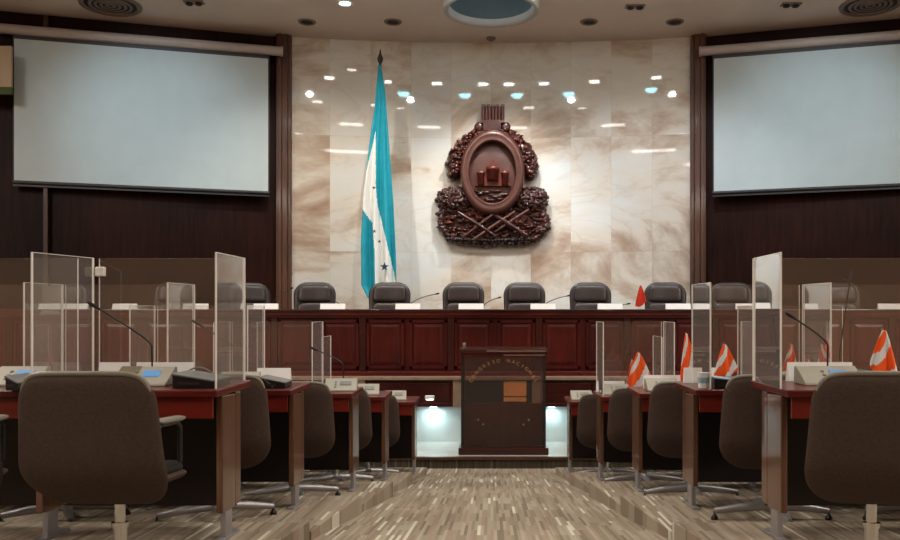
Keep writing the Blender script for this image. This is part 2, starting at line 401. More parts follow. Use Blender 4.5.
# dark wood walls either side, set at an angle
for s, sd in ((-1, 'left'), (1, 'right')):
    p0 = Vector((s*3.55, 15.22)); p1 = Vector((s*7.13, 14.19)); d = (p1-p0).normalized(); p2 = p0+d*6.4
    nrm = Vector((-d.y, d.x)); nrm = nrm if nrm.y > 0 else -nrm
    q = [p0, p2, p2+nrm*.3, p0+nrm*.3]
    struct(MB().prism([tuple(v) for v in q], 1.2, CEIL).build(f'wall_back_{sd}', 'darkwood'), f'dark wood panelled wall behind the {sd} projection screen', 'wall')
    # pilaster at the joint
    m = MB().bb(s*3.41, s*3.60, 15.06, 15.42, 1.2, CEIL); m.bb(s*3.36, s*3.44, 15.10, 15.42, 1.2, CEIL)
    m.bb(s*3.50, s*3.56, 15.02, 15.2, 1.2, CEIL)
    struct(m.build('trim_1' if s < 0 else 'trim_2', 'pilaster', bevel=.01), f'brown wooden pilaster at the {sd} edge of the marble wall', 'trim')
    # outer side walls of the hall
    struct(MB().bb(s*8.6, s*9.0, -1.6, 12.6, 5.55, 5.65).bb(s*8.6, s*8.62, -1.6, 12.6, 5.6, 5.8).build(f'trim_{7+(s>0)}', 'cream'), f'added ledge for the unseen ceiling fill light on the {sd} side wall', 'trim')  # ledge made up to hold the added ceiling uplight
    struct(MB().bb(s*9.0, s*9.3, -9, 16, -.2, CEIL).build(f'wall_{sd}', 'tan'), f'tan side wall on the {sd}', 'wall')
c0 = Vector(P(48, 300, 14.2)); struct(MB().box((c0.x, 14.14, 3.9), (.06, .12, 5.4), rz=.28).build('trim_3', 'pilaster'), 'thin brown strip for a light reflection line on the left dark wall', 'trim')  # lighter strip stands in for a line of reflected light on the wood
struct(MB().bb(-9, 9, -9.3, -9, -.2, CEIL).build('wall_front', 'tan'), 'tan wall behind the viewer', 'wall')
# beige return at the far left
c0 = P(5, 66, 13.6)
m = MB().bb(-9, P(11, 0, 13.55)[0], 13.55, 13.6, P(0, 88, 13.6)[2], P(0, 47, 13.6)[2]); struct(m.build('trim_4', 'cream'), 'beige return beside the left projection screen', 'trim')
m = MB().bb(-9, P(11, 0, 13.54)[0], 13.54, 13.6, P(0, 95, 13.6)[2], P(0, 88, 13.6)[2]); struct(m.build('trim_5', 'green'), 'green edge under the beige return', 'trim')

# ceiling with the round dome opening
DX, DY, DR = 0, 13.78, .64
m = MB(); N_ = 64; q = 1.2
def sq(a):
    c, s_ = math.cos(a), math.sin(a); k = q/max(abs(c), abs(s_)); return DX+c*k, DY+s_*k
vs = []
for k in range(N_):
    a = 2*PI*k/N_; vs += [(DX+DR*math.cos(a), DY+DR*math.sin(a), CEIL), (*sq(a), CEIL)]
m.add(vs, [(2*k, 2*((k+1)%N_), 2*((k+1)%N_)+1, 2*k+1) for k in range(N_)])
for x0, x1, y0, y1 in ((-9.2, 9.2, -9.2, DY-q), (-9.2, 9.2, DY+q, 16.2), (-9.2, DX-q, DY-q, DY+q), (DX+q, 9.2, DY-q, DY+q)):
    m.add([(x0, y0, CEIL), (x1, y0, CEIL), (x1, y1, CEIL), (x0, y1, CEIL)], [(0, 3, 2, 1)])
m.add([(-9.2, -9.2, CEIL+.9), (9.2, -9.2, CEIL+.9), (9.2, 16.2, CEIL+.9), (-9.2, 16.2, CEIL+.9)], [(0, 1, 2, 3)])
struct(m.build('ceiling', 'ceiling'), 'beige plaster ceiling', 'ceiling')
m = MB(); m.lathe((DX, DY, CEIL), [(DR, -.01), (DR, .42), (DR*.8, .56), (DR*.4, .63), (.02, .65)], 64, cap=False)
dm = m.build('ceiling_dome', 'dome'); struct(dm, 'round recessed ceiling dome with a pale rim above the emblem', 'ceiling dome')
m = MB().lathe((DX, DY, CEIL), [(DR-.005, .01), (DR+.01, -.08), (DR+.03, -.11), (DR+.06, -.11), (DR+.09, -.10), (DR+.10, .0)], 64, cap=False); m.build('rim', 'dometrim', dm)
area('dome_light', (DX, DY, CEIL+.5), .3, 3, COOL)

# ceiling fixtures
def downlight(x, y, mat, label, r=.075, group='recessed ceiling downlights', bulb=False):
    t = thing('ceiling_downlight', label, 'ceiling light', (x, y, CEIL), 0, group)
    MB().lathe((0, 0, 0), [(r, 0), (r, -.012), (r+.03, -.02), (r+.045, -.008), (r+.045, 0)], 24, cap=False).build('ring', 'vent' if mat == 'ventdark' else 'domerim', t)
    MB().lathe((0, 0, 0), [(r, -.006), (r*.5, -.004), (.005, -.003)] if not bulb else [(r, -.01), (r*.95, -.05), (r*.6, -.085), (.005, -.10)], 24, cap=False).build('lamp', mat, t)
    return t
x, y, z = P(345, 4, 13.72); downlight(x, 13.72, 'lampstrong', 'brightly lit round downlight in the ceiling above the flag', .085)
for px, lab in ((307, 'above the left marble edge'), (393, 'between the flag and the dome')):
    downlight(P(px, 22, 14.5)[0], 14.5, 'ventdark', f'unlit dark round downlight in the ceiling {lab}', .1)
for px, lab in ((589, 'just right of the dome'), (675, 'above the right marble edge')):
    downlight(P(px, 22, 14.5)[0], 14.5, 'ventdark', f'unlit dark round downlight in the ceiling {lab}', .1)
for px, py, lab in ((194, 2, 'above the left projection screen'), (635, 6, 'right of the dome'), (791, 4, 'above the right projection screen')):
    Y = 900*(CEIL-EYE)/(350-py)
    t = thing('ceiling_spotlight', f'small dark twin spotlight in the ceiling {lab}', 'ceiling light', (P(px, py, Y)[0], Y, CEIL), 0, 'twin ceiling spotlights')
    MB().box((0, 0, -.008), (.3, .14, .016)).build('plate', 'vent', t)
    for s in (-1, 1): MB().lathe((s*.07, 0, -.016), [(.05, 0), (.05, -.03), (.035, -.032), (.005, -.012)], 18, cap=False).build('lamp', 'ventdark', t)
t = thing('smoke_detector', 'small dark smoke detector on the ceiling between dome and marble wall', 'smoke detector', (0, 15.25, CEIL))
MB().lathe((0, 0, 0), [(.08, 0), (.08, -.02), (.05, -.045), (.01, -.05)], 20, cap=False).build('cover', 'vent', t)
MB().lathe((0, 0, -.05), [(.012, 0), (.012, -.008), (.002, -.009)], 10, cap=False).build('indicator', 'ventdark', t)
for px, s in ((111, 'left'), (870, 'right')):
    t = thing('ceiling_vent', f'round slotted air vent in the ceiling at the {s}', 'vent', (P(px, 5, 13.8)[0], 13.78, CEIL), 0, 'round ceiling vents')
    MB().lathe((0, 0, 0), [(.46, 0), (.45, -.025), (.40, -.03), (.38, -.012)], 40, cap=False).build('frame', 'vent', t)
    MB().lathe((0, 0, -.004), [(.39, 0), (.01, 0)], 40, cap=False).build('backing', 'ventdark', t)
    for r in (.32, .24, .16, .08): MB().lathe((0, 0, -.01), [(r, 0), (r, -.014), (r-.035, -.022), (r-.045, -.012)], 32, cap=False).build('vane', 'vent', t)
# lit lamps of the hall, seen mirrored in the marble
LIT = []
for px in (323, 363, 408, 448, 485, 505, 533, 573, 622, 678): LIT.append((px, 82, .055, 'lampstrip', (.15, .05)))
for px in (427, 472, 510, 548, 608): LIT.append((px, 94, .11, 'lampcool', None))
for px in (330, 375, 414, 516, 640, 672): LIT.append((px, 106, .045, 'lamp', (.14, .05)))
for px in (412, 456, 505, 560, 676): LIT.append((px, 126, .05, 'lamp', (.3, .07)))
LIT.append((630, 126, .05, 'lampstrip', (.9, .06)))
for px in (430, 560, 644): LIT.append((px, 153, .05, 'lamp', (.5, .08)))
for px in (352, 568, 648): LIT.append((px, 168, .05, 'lamp', (.55, .08)))
for px in (575, 420): LIT.append((px, 182, .05, 'lamp', (.6, .08)))
NTH = ['first', 'second', 'third', 'fourth', 'fifth', 'sixth', 'seventh', 'eighth', 'ninth', 'tenth', 'eleventh']
ROWN = {82: 'topmost', 94: 'cool', 106: 'second', 126: 'third', 153: 'fourth', 168: 'fifth', 182: 'lowest'}
LIT.sort(key=lambda q: (q[1], q[0])); cnt = {}
for i, (px, py, r, mt, rect) in enumerate(LIT):
    D = 900*(CEIL-EYE)/(350-py); y = 31-D; x = (px-491)*D/900; cnt[py] = cnt.get(py, 0)+1; nth = NTH[cnt[py]-1]
    if rect:
        t = thing('ceiling_strip_light', f'lit strip light, {nth} from the left in the {ROWN[py]} row mirrored in the marble', 'ceiling light', (x, y, CEIL), 0, 'strip lights mirrored in the marble')
        MB().box((0, 0, -.012), (rect[0]+.05, rect[1]+.05, .024)).build('housing', 'domerim', t)
        MB().box((0, 0, -.046), (rect[0], rect[1], .05)).build('lamp', mt, t)
    else: downlight(x, y, mt, f'cool white downlight, {nth} from the left of those mirrored high in the marble', r*.8, 'cool downlights mirrored in the marble', True)
DL = ['over the nearest left desk', 'over the nearest right desk', 'over the near end of the aisle', 'over the far end of the aisle', 'over the fourth left desk', 'over the fourth right desk',
      'above the stage left of the lectern', 'above the stage right of the lectern', 'above the left end of the stage', 'above the right end of the stage', 'directly above the viewer',
      'washing the left edge of the marble', 'washing the marble left of the emblem', 'washing the marble right of the emblem', 'washing the right edge of the marble', 'aimed at the left projection screen', 'aimed at the right projection screen']
for (x, y), lab in zip([d[:2] for d in DOWN]+[(q, 12.1) for q in (-2.7, -1.2, 1.2, 2.7)]+[(-4.6, 9.6), (4.6, 9.6)], DL):
    downlight(x, y, 'lampstrong', f'lit round ceiling downlight {lab}', .06, 'lit downlights of the hall')
for i, (x, y) in enumerate(FILL_PANELS):
    L_ = 4.4; sd = ('left' if x < 0 else 'right'); fb = 'front' if y > 0 else 'rear'
    t = thing('fill_light_panel', f'added fill light panel, out of view along the {sd} side of the hall, {fb} one', 'ceiling light', (x, y, CEIL), 0, 'added fill light panels')  # added fixture for the side fill light
    MB().box((0, 0, -.01), (1.3, L_+.1, .02)).build('frame', 'domerim', t)
    MB().box((0, 0, -.022), (1.2, L_, .01)).build('diffuser', 'fillglow', t)

# ------------------------------------------------------------------ projection screens
for s, sd in ((-1, 'left'), (1, 'right')):
    A = Vector((s*3.69, 14.9)); B = Vector((s*7.38, 13.93)); W = (B-A).length; mid = (A+B)/2
    ang = math.atan2(B.y-A.y, (B.x-A.x)) if s > 0 else math.atan2(A.y-B.y, A.x-B.x)
    t = thing('projection_screen', f'large pale grey projection screen hanging on the dark wall at the {sd}', 'projection screen', (mid.x, mid.y, 3.9), ang, 'projection screens')
    z0, z1 = 3.96-3.9, 6.16-3.9
    MB().bb(-W/2, W/2, -.005, .005, z0+.02, z1+.02).build('screen_surface', 'screen', t)
    m = MB().bb(-W/2-.02, W/2+.02, .008, .02, z0-.06, z1+.12); m.build('black_backing', 'bar', t)
    MB().tube([(-W/2-.02, 0, z0), (W/2+.02, 0, z0)], .028, 12).build('bottom_bar', 'bar', t)
    cs = MB().tube([(-W/2-.2, .0, z1+.16), (W/2+.2, .0, z1+.16)], .075, 20); cs.build('casing', 'casing', t)
    for e in (-1, 1): MB().tube([(e*(W/2+.2), 0, z1+.16), (e*(W/2+.24), 0, z1+.16)], .085, 20).build('end_cap', 'casing', t)
    for e in (-1, 1): MB().bb(e*(W/2-.3)-.03, e*(W/2-.3)+.03, 0, .2, z1+.14, z1+.18).build('bracket', 'bar', t)

# ------------------------------------------------------------------ national flag on its pole
FY = 14.75
fx, _, ftop = P(380, 62, FY)
t = thing('flag_on_pole', 'tall turquoise and white flag with stars hanging from a pole before the marble wall', 'flag', (fx, FY, 1.2))
MB().tube([(0, .03, 0), (0, .03, ftop-1.2)], .022, 12).build('pole', 'pilaster', t)
MB().lathe((0, .03, 0), [(.2, 0), (.2, .03), (.08, .06), (.03, .16)], 24).build('base', 'chrome', t)
MB().lathe((0, .03, ftop-1.2-.02), [(.02, 0), (.045, .05), (.05, .09), (.02, .16), (.006, .24)], 14).build('finial', 'bar', t)
def interp(tb, y):
    for (a, u), (b, v) in zip(tb, tb[1:]):
        if y <= b: return u+(v-u)*max(0, (y-a))/(b-a)
    return tb[-1][1]
def cz(p): return (340+p[0]/2.077, 50+p[1]/2.077)
LO = [(cz(p)[1], cz(p)[0]) for p in ((80, 34), (73, 120), (62, 200), (50, 310), (46, 400), (47, 490), (60, 516))]
RO = [(cz(p)[1], cz(p)[0]) for p in ((86, 34), (95, 90), (103, 200), (112, 320), (117, 420), (119, 516))]
WL = [(66, 376), (133, 375.6), (160, 370), (195, 362), (207, 361.5), (224, 373.5), (252, 375.7), (298, 377)]
WR = [(66, 376), (133, 376.3), (187, 376.6), (205, 378), (219, 381), (240, 387), (262, 392), (280, 396), (298, 399)]
m = MB(); nu, nv = 60, 130; vs = []; mi = []
for j in range(nv+1):
    y = 66+(298-66)*j/nv; l, r = interp(LO, y), interp(RO, y)
    for i in range(nu+1):
        u = i/nu; px = l+(r-l)*u; X = (px-491)*FY/900-fx; g = j/nv
        d = -.05-.10*g*abs(math.sin(u*PI*3.0+.6+.5*math.sin(g*3)))-.03*g*math.sin(u*17+g*2)
        vs.append((X, d, EYE+(350-y)*FY/900-1.2-.02*math.sin(u*9)*g))
fs = []
for j in range(nv):
    for i in range(nu):
        y = 66+(298-66)*(j+.5)/nv; l, r = interp(LO, y), interp(RO, y); px = l+(r-l)*(i+.5)/nu
        white = y > 132 and interp(WL, y) < px < interp(WR, y)
        a = j*(nu+1)+i; m.f.append([a, a+nu+1, a+nu+2, a+1]); m.sm.append(True); m.mi.append(1 if white else 0)
m.v = vs; fl = m.build('cloth', 'teal', t, mats=['teal', 'white_cloth'])
so = fl.modifiers.new('solid', 'SOLIDIFY'); so.thickness = .004
def star2(cx, cz_, r): return [(cx+(r if k % 2 == 0 else r*.42)*math.sin(PI*k/5), cz_+(r if k % 2 == 0 else r*.42)*math.cos(PI*k/5)) for k in range(10)]
for px, py, r in ((386, 268, .075), (375.5, 190, .03), (376, 233, .035), (381, 243, .03)):
    X, _, Z = P(px, py, FY); MB().prism(star2(X-fx, Z-1.2, r), -.215, -.205, 'Y').build('star', 'starblue', t)

# ------------------------------------------------------------------ carved coat of arms
WY = 15.48
def E(px, py, d=0): X, _, Z = P(px, py, 15.27); return (X, -d, Z-3.0)
t = thing('coat_of_arms', 'large carved dark red wooden coat of arms mounted on the marble wall', 'emblem', (.05, WY, 3.0))
k = 15.42/900
ex, _, ez = E(489.5, 173)
m = MB(); n = 56; prof = [(1.02, 0), (1.03, .20), (.97, .26), (.88, .27), (.80, .235), (.78, .25), (.75, .22), (.74, .14)]
vs = []; fs = []
for i, (r, d) in enumerate(prof):
    for q in range(n): a = 2*PI*q/n; vs.append((ex+math.cos(a)*31*k*r, -d, ez+math.sin(a)*41*k*r))
for i in range(len(prof)-1):
    for q in range(n): fs.append((i*n+q, (i+1)*n+q, (i+1)*n+(q+1)%n, i*n+(q+1)%n))
m.v = []; m.f = []; m.sm = []; m.mi = []; vs = [(a, b-.07 if b < -.1 else b, c) for a, b, c in vs]; m.add(vs, fs, True); m.build('oval_frame', 'carve_lt', t)
m = MB(); vs = [(ex, -.19, ez)]
for r, d in ((.35, .185), (.76, .16)):
    for q in range(n): a = 2*PI*q/n; vs.append((ex+math.cos(a)*31*k*r, -d, ez+math.sin(a)*41*k*r))
fs = [(0, 1+(q+1) % n, 1+q) for q in range(n)]+[(1+q, 1+(q+1)%n, 1+n+(q+1)%n, 1+n+q) for q in range(n)]
m.add(vs, fs, True); m.build('oval_field', 'carve_lt', t)
# relief inside the oval: pyramid with towers on land and sea
m = MB(); a = E(472, 186)[0::2]; b_ = E(508, 186)[0::2]; c_ = E(490, 160)[0::2]
m.prism([a, b_, c_], -.24, -.16, 'Y')
for px in (478, 502): x, _, z = E(px, 184); m.lathe((x, -.235, z-.02), [(.06, 0), (.06, .17), (.075, .18), (.075, .22), (.02, .24)], 12)
x, _, z = E(490, 178); m.lathe((x, -.25, z-.05), [(.10, 0), (.10, .16), (.12, .17), (.12, .22), (.09, .22)], 12)
m.build('pyramid_relief', 'carve_red', t)
m = MB()
for i in range(46):
    px = 473+34*random.random(); py = 190+15*random.random()
    if ((px-489.5)/21)**2+((py-173)/28)**2 < .98:
        x, _, z = E(px, py); m.blob((x, -.19, z), (.07, .04, .025), i, 7, 5, .2)
m.build('sea_relief', 'carve', t)
# tower on top
m = MB(); x, _, z = E(490, 121); 
m.bb(x-.17, x+.17, -.24, 0, z-.02, z+.2)
for i in range(7): xx = x-.165+i*.055; m.tube([(xx, -.24, z), (xx, -.25, z+.235)], .03, 8)
for i in range(5): xx = x-.16+i*.08; m.bb(xx-.036, xx+.036, -.26, -.02, z+.2, z+.27)
m.bb(x-.19, x+.19, -.27, 0, z-.04, z+.0); x2, _, z2 = E(489, 130); m.bb(x2-.15, x2+.15, -.28, 0, z2-.02, z+.0)
m.build('tower', 'carve', t)
for s in (-1, 1):
    x, _, z = E(489.5+s*13.5, 127); MB().lathe((x, -.24, z), [(.02, 0), (.075, .0), (.08, .03), (.08, .2), (.02, .22)], 18, 'Y').build('scroll', 'carve', t)
# horns of plenty: arcs of fruit and leaves
for s in (-1, 1):
    m = MB(); 
    pts = [(500, 131, 5), (507, 135, 7), (514, 141, 8.5), (520, 149, 10), (524, 157, 10.5), (527, 165, 9.5), (528, 172, 7.5)]
    for i, (px, py, r) in enumerate(pts):
        x, _, z = E(489.5+s*(px-489.5), py); m.blob((x, -.08, z), (r*k, .13, r*k), i, 10, 8, .12)
    m.build('horn_of_plenty', 'carve', t)
    m = MB()
    for j in range(90):
        f = random.random()*(len(pts)-1); i = int(f); g = f-i
        px = pts[i][0]*(1-g)+pts[i+1][0]*g; py = pts[i][1]*(1-g)+pts[i+1][1]*g; r = pts[i][2]*(1-g)+pts[i+1][2]*g
        a = random.uniform(0, 2*PI); rr = r*random.uniform(.2, 1.0); px += math.cos(a)*rr; py += math.sin(a)*rr
        x, _, z = E(489.5+s*(px-489.5), py); dd = .09+.13*math.sqrt(max(0, 1-(rr/r)**2))
        m.blob((x, -dd, z), (random.uniform(.025, .045), .04, random.uniform(.02, .04)), j, 6, 5, .3, mi=int(random.random() < .45))
    m.build('fruit_cluster', 'carve', t, mats=['carve', 'carve_red'])
# foliage clumps (trees) at either side
for s in (-1, 1):
    m = MB(); cx_, cy_ = 489.5+s*38, 199
    for j in range(190):
        a = random.uniform(0, 2*PI); rr = math.sqrt(random.random()); px = cx_+math.cos(a)*rr*18; py = cy_+math.sin(a)*rr*13+ (1-rr)*1
        x, _, z = E(px, py); dd = .05+.20*math.sqrt(max(0, 1-rr*rr))
        m.blob((x, -dd, z), (random.uniform(.03, .055), .04, random.uniform(.02, .045)), j, 6, 5, .35)
    x, _, z = E(cx_, cy_); m.blob((x, -.03, z), (.27, .16, .19), 5, 14, 10, .08)
    m.build('tree_clump', 'carve', t)
# base with rocks, arrows and tools
m = MB(); outline = [(438, 213), (444, 209), (452, 212), (468, 208), (489, 214), (512, 208), (528, 211), (538, 209), (543, 216), (544, 226), (536, 236), (524, 242), (490, 243), (458, 242), (444, 234), (438, 226)]
pl = [E(a, b)[0::2] for a, b in outline]; m.prism(pl[::-1], -.13, .0, 'Y')
for j in range(150):
    px = random.uniform(441, 541); py = random.uniform(214, 239); px2 = 491+(px-491)*(1 if py < 232 else .9)
    x, _, z = E(px2, py); m.blob((x, -.13, z), (random.uniform(.03, .09), random.uniform(.03, .09), random.uniform(.02, .05)), j, 7, 5, .35, mi=int(random.random() < .4))
for j in range(60):
    f = j/60*len(outline); a_, b_ = outline[int(f)], outline[(int(f)+1) % len(outline)]; g = f-int(f)
    x, _, z = E(a_[0]*(1-g)+b_[0]*g, a_[1]*(1-g)+b_[1]*g); m.blob((x, -.08, z), (random.uniform(.06, .10), .09, random.uniform(.04, .07)), j+9, 8, 6, .3)
m.build('rock_base', 'carve', t, mats=['carve', 'carve_red'])
m = MB()
for i in range(26):
    px = 445+i*3.4; x, _, z = E(px, 240-abs(px-490)*.03); m.blob((x, -.12, z), (.05, .09, .04), i, 7, 6, .2)
m.build('lower_moulding', 'leather2', t)
for (a, b), mt, r in ((((462, 236), (500, 208)), 'carve', .035), (((470, 240), (512, 212)), 'carve_lt', .03), (((480, 208), (524, 236)), 'carve', .04), (((492, 232), (526, 210)), 'carve_lt', .028), (((455, 212), (492, 236)), 'carve', .03)):
    p_, q_ = E(*a, .22), E(*b, .26); MB().tube([p_, tuple((Vector(p_)+Vector(q_))/2+Vector((0, -.03, 0))), q_], [r*.7, r, r*.8], 10).build('crossed_tool', mt, t)

# ------------------------------------------------------------------ long bench (dais)
BY, BT = 12.5, 1.925
t = thing('long_bench', 'long dark red wooden panelled bench running across the stage', 'bench', (0, BY, .127))
zb = .127
m = MB().bb(-7.6, 7.6, .06, .12, .9-zb, 1.84-zb); m.build('front_board', 'mahog', t)
m = MB().bb(-7.65, 7.65, -.05, .75, BT-.035-zb, BT-zb); m.build('bench_top', 'mahog_dark', t, bevel=.01)
m = MB().bb(-7.62, 7.62, -.02, .12, 1.84-zb, BT-.035-zb); m.bb(-7.62, 7.62, .01, .1, 1.81-zb, 1.85-zb); m.build('top_moulding', 'mahog_h', t, bevel=.004)
m = MB().bb(-7.62, 7.62, .0, .12, .98-zb, 1.06-zb); m.bb(-7.62, 7.62, -.02, .12, .92-zb, .98-zb); m.build('bottom_moulding', 'mahog_h', t, bevel=.01)
for i in range(-6, 6):
    c = .055+i*1.229
    MB().bb(c-.615-.045, c-.615+.045, .025, .07, 1.06-zb, 1.81-zb).build('pilaster', 'mahog_dark', t, bevel=.008)
    for e in (-1, 1):
        a = c+e*.3; z0, z1 = 1.10-zb, 1.775-zb; m = MB()
        # raised bevelled field with a lipped frame
        for x0, x1, q0, q1 in ((a-.26, a+.26, z1-.035, z1), (a-.26, a+.26, z0, z0+.035), (a-.26, a-.225, z0, z1), (a+.225, a+.26, z0, z1)): m.bb(x0, x1, .035, .065, q0, q1)
        X0, X1, Z0, Z1 = a-.215, a+.215, z0+.045, z1-.045; g = .05
        m.add([(X0, .062, Z0), (X1, .062, Z0), (X1, .062, Z1), (X0, .062, Z1), (X0+g, .042, Z0+g), (X1-g, .042, Z0+g), (X1-g, .042, Z1-g), (X0+g, .042, Z1-g)],
              [(0, 1, 5, 4), (1, 2, 6, 5), (2, 3, 7, 6), (3, 0, 4, 7), (4, 5, 6, 7)])
        m.build('panel', 'mahog', t)
# lower counter before the bench
t = thing('clerks_counter', 'low wooden counter with stone strips along the foot of the long bench', 'counter', (0, 11.7, zb))
MB().bb(-7.2, 7.2, -.04, .45, .97-zb, 1.01-zb).build('countertop', 'stone', t, bevel=.006)
for x0, x1 in ((-7.1, P(461, 0, 11.7)[0]), (P(532, 0, 11.7)[0], 7.1)): MB().bb(x0, x1, .02, .30, .62-zb, .97-zb).build('counter_body', 'mahog', t)
MB().bb(P(461, 0, 11.7)[0], P(532, 0, 11.7)[0], .22, .30, .62-zb, .97-zb).build('counter_recess', 'darkpanel', t)
for px0, px1 in ((453, 461.5), (532, 543), (355, 365), (622, 632)):
    MB().bb(P(px0, 0, 11.7)[0], P(px1, 0, 11.7)[0], -.01, .1, .62-zb, .97-zb).build('stone_pilaster', 'stone', t, bevel=.004)
for px0, px1 in ((404, 450), (546, 590), (368, 402), (592, 619)):
    a, b_ = P(px0, 0, 11.7)[0], P(px1, 0, 11.7)[0]; m = MB().bb(a, b_, .0, .03, .66-zb, .93-zb); m.build('front_panel', 'mahog_dark', t, bevel=.01)
a, b_ = P(501, 0, 11.7)[0], P(529, 0, 11.7)[0]
MB().bb(a, b_, .0, .24, .655-zb, .965-zb).build('inset_frame', 'black', t, bevel=.005)
m = MB().bb(a+.035, b_-.035, -.012, .02, .76-zb, .955-zb).bb(a+.035, b_-.035, -.012, .02, .69-zb, .745-zb); m.build('inset_panel', 'amber', t, bevel=.004)['label'] = 'light orange wooden inset panel'
MB().bb(-7.1, 7.1, .40, .46, 0, .62-zb).build('plinth', 'whitestone', t)['label'] = 'white lit stone plinth'
for px in (433, 552):
    X = P(px, 0, 11.9)[0]
    o = thing('counter_lamp', ('small cool white lamp under the counter just ' + ('left' if px < 490 else 'right') + ' of the lectern'), 'lamp', (X, 11.98, .62), 0, 'lamps under the counter')
    MB().box((0, 0, -.008), (.12, .06, .016)).build('housing', 'domerim', o); MB().box((0, 0, -.02), (.09, .04, .008)).build('lamp', 'lampcool', o)
    area('counter_lamp_light', (X, 11.97, .58), .1, 1.7 if px < 490 else 1.1, (.70, .95, 1.0))
X, _, Z = P(429.5, 397.5, 11.6)
o = thing('wall_lamp', 'small glowing white box for a light reflection on the clerks counter front left of the lectern', 'lamp', (X, 11.68, Z))  # glowing box stands in for a light reflection on the panel
MB().box((0, -.03, 0), (.12, .06, .05)).build('housing', 'paper', o, bevel=.01); MB().box((0, -.03, -.028), (.09, .04, .008)).build('lamp', 'lamp', o)

# ------------------------------------------------------------------ lectern
LX, LY = P(503.5, 0, 10.57)[0], 10.57
t = thing('lectern', 'wide dark wooden lectern with smoked front panel and gold arched lettering', 'lectern', (LX, LY, .127))
MB().bb(-.53, .53, -.02, .58, 0, .085).build('base', 'mahog_dark', t, bevel=.012)
MB().bb(-.50, .50, .02, .54, .085, .105).build('base_moulding', 'mahog_dark', t, bevel=.006)
for s in (-1, 1): MB().bb(s*.5, s*.46, .04, .5, .105, 1.16).build('side_panel', 'mahog_dark', t, bevel=.004)
MB().bb(-.46, .46, .055, .10, .105, .60).build('lower_panel', 'lecternwood', t)
MB().bb(-.50, .50, .035, .045, .105, 1.16).build('smoked_front', 'smoke', t)
m = MB().bb(-.51, .51, .0, .55, 1.16, 1.195); m.build('top_shelf', 'mahog_dark', t, bevel=.005)
MB().box((0, .27, 1.245), (1.04, .60, .028), rx=.06).build('reading_surface', 'mahog_dark', t, bevel=.005)
MB().bb(-.2, .5, -.036, -.026, 1.213, 1.229).build('lip', 'chrome', t)
MB().bb(.0, .49, -.006, .004, 1.168, 1.18).build('lower_lip', 'chrome', t)
MB().lathe((-.46, .02, 1.25), [(.012, 0), (.016, .02), (.02, .06), (.012, .07)], 12).build('microphone_stub', 'rim', t)
# lettering on an arc
def text_mesh(ch, size):
    cu = bpy.data.curves.new('t', 'FONT'); cu.body = ch; cu.size = size; cu.extrude = .0015; cu.align_x = 'CENTER'; cu.resolution_u = 3
    ob = bpy.data.objects.new('t', cu); C.objects.link(ob); bpy.context.view_layer.update()
    me = bpy.data.meshes.new_from_object(ob.evaluated_get(bpy.context.evaluated_depsgraph_get()))
    vs = [v.co.copy() for v in me.vertices]; fs = [tuple(p.vertices) for p in me.polygons]
    bpy.data.objects.remove(ob); bpy.data.curves.remove(cu); bpy.data.meshes.remove(me); return vs, fs
txt = 'CONGRESO NACIONAL'; R = .405; cz0 = .685; MM = [MB(), MB()]
for i, ch in enumerate(txt):
    if ch == ' ': continue
    a = PI/2+1.12-(i/(len(txt)-1))*2.24; vs, fs = text_mesh(ch, .058)
    rot = a-PI/2
    out = [(math.cos(rot)*v.x-math.sin(rot)*v.y+R*math.cos(a), .030-v.z, math.sin(rot)*v.x+math.cos(rot)*v.y+cz0+R*math.sin(a)) for v in vs]
    MM[int(i > 8)].add(out, fs)
for m in MM: m.build('lettering', 'gold', t)
for a in (-2.4, -2.2, -.95, -.75): MB().prism(star2(R*math.cos(a), cz0+R*math.sin(a), .016), .027, .032, 'Y').build('gold_mark', 'gold', t)

# ------------------------------------------------------------------ chairs of the long bench
def exec_chair():
    t = thing('executive_chair', 'x', 'chair')
    def pos(x, v, d): return (x, .0+.10*v-.55*x*x*1.0+d if False else .12*v - .45*x*x + d, .46+v)
    MB().pillow(.60, .66, .74, .09, .21, .10, pos).build('backrest', 'leather', t)
    # cushions on the sitter's side (towards the camera)
    for v0, h, w in ((.43, .26, .50), (.20, .22, .52), (.02, .17, .50)):
        def p2(x, v, d, v0=v0): return (x, .12*(v+v0)-.45*x*x-.055+d, .46+v0+v)
        MB().pillow(w, w*.97, h, .075, .09, .05, p2, 14, 12, 4).build('back_cushion', 'leather2', t)
    def p3(x, v, d): return (x, -.50+v, .46+d)
    MB().pillow(.50, .54, .52, .12, .12, .08, p3).build('seat', 'leather2', t)
    for s in (-1, 1):
        m = MB().tube([(s*.29, .02, .48), (s*.31, -.02, .66), (s*.31, -.12, .69), (s*.31, -.34, .69), (s*.29, -.38, .60), (s*.27, -.36, .45)], .02, 10)
        m.box((s*.31, -.2, .705), (.06, .28, .03)); m.build('armrest', 'leather', t, )
    MB().tube([(0, -.24, .08), (0, -.24, .40)], .03, 12).build('column', 'chrome', t)
    for k in range(5):
        a = 2*PI*k/5+.3; l = MB().tube([(0, -.24, .11), (.30*math.cos(a), -.24+.30*math.sin(a), .07)], [.028, .018], 8).build('base_leg', 'black', t)
        MB().tube([(.30*math.cos(a)-.012, -.24+.30*math.sin(a), .03), (.30*math.cos(a)+.012, -.24+.30*math.sin(a), .03)], .03, 12).build('caster', 'black', l)
    return t
proto = exec_chair(); first = True
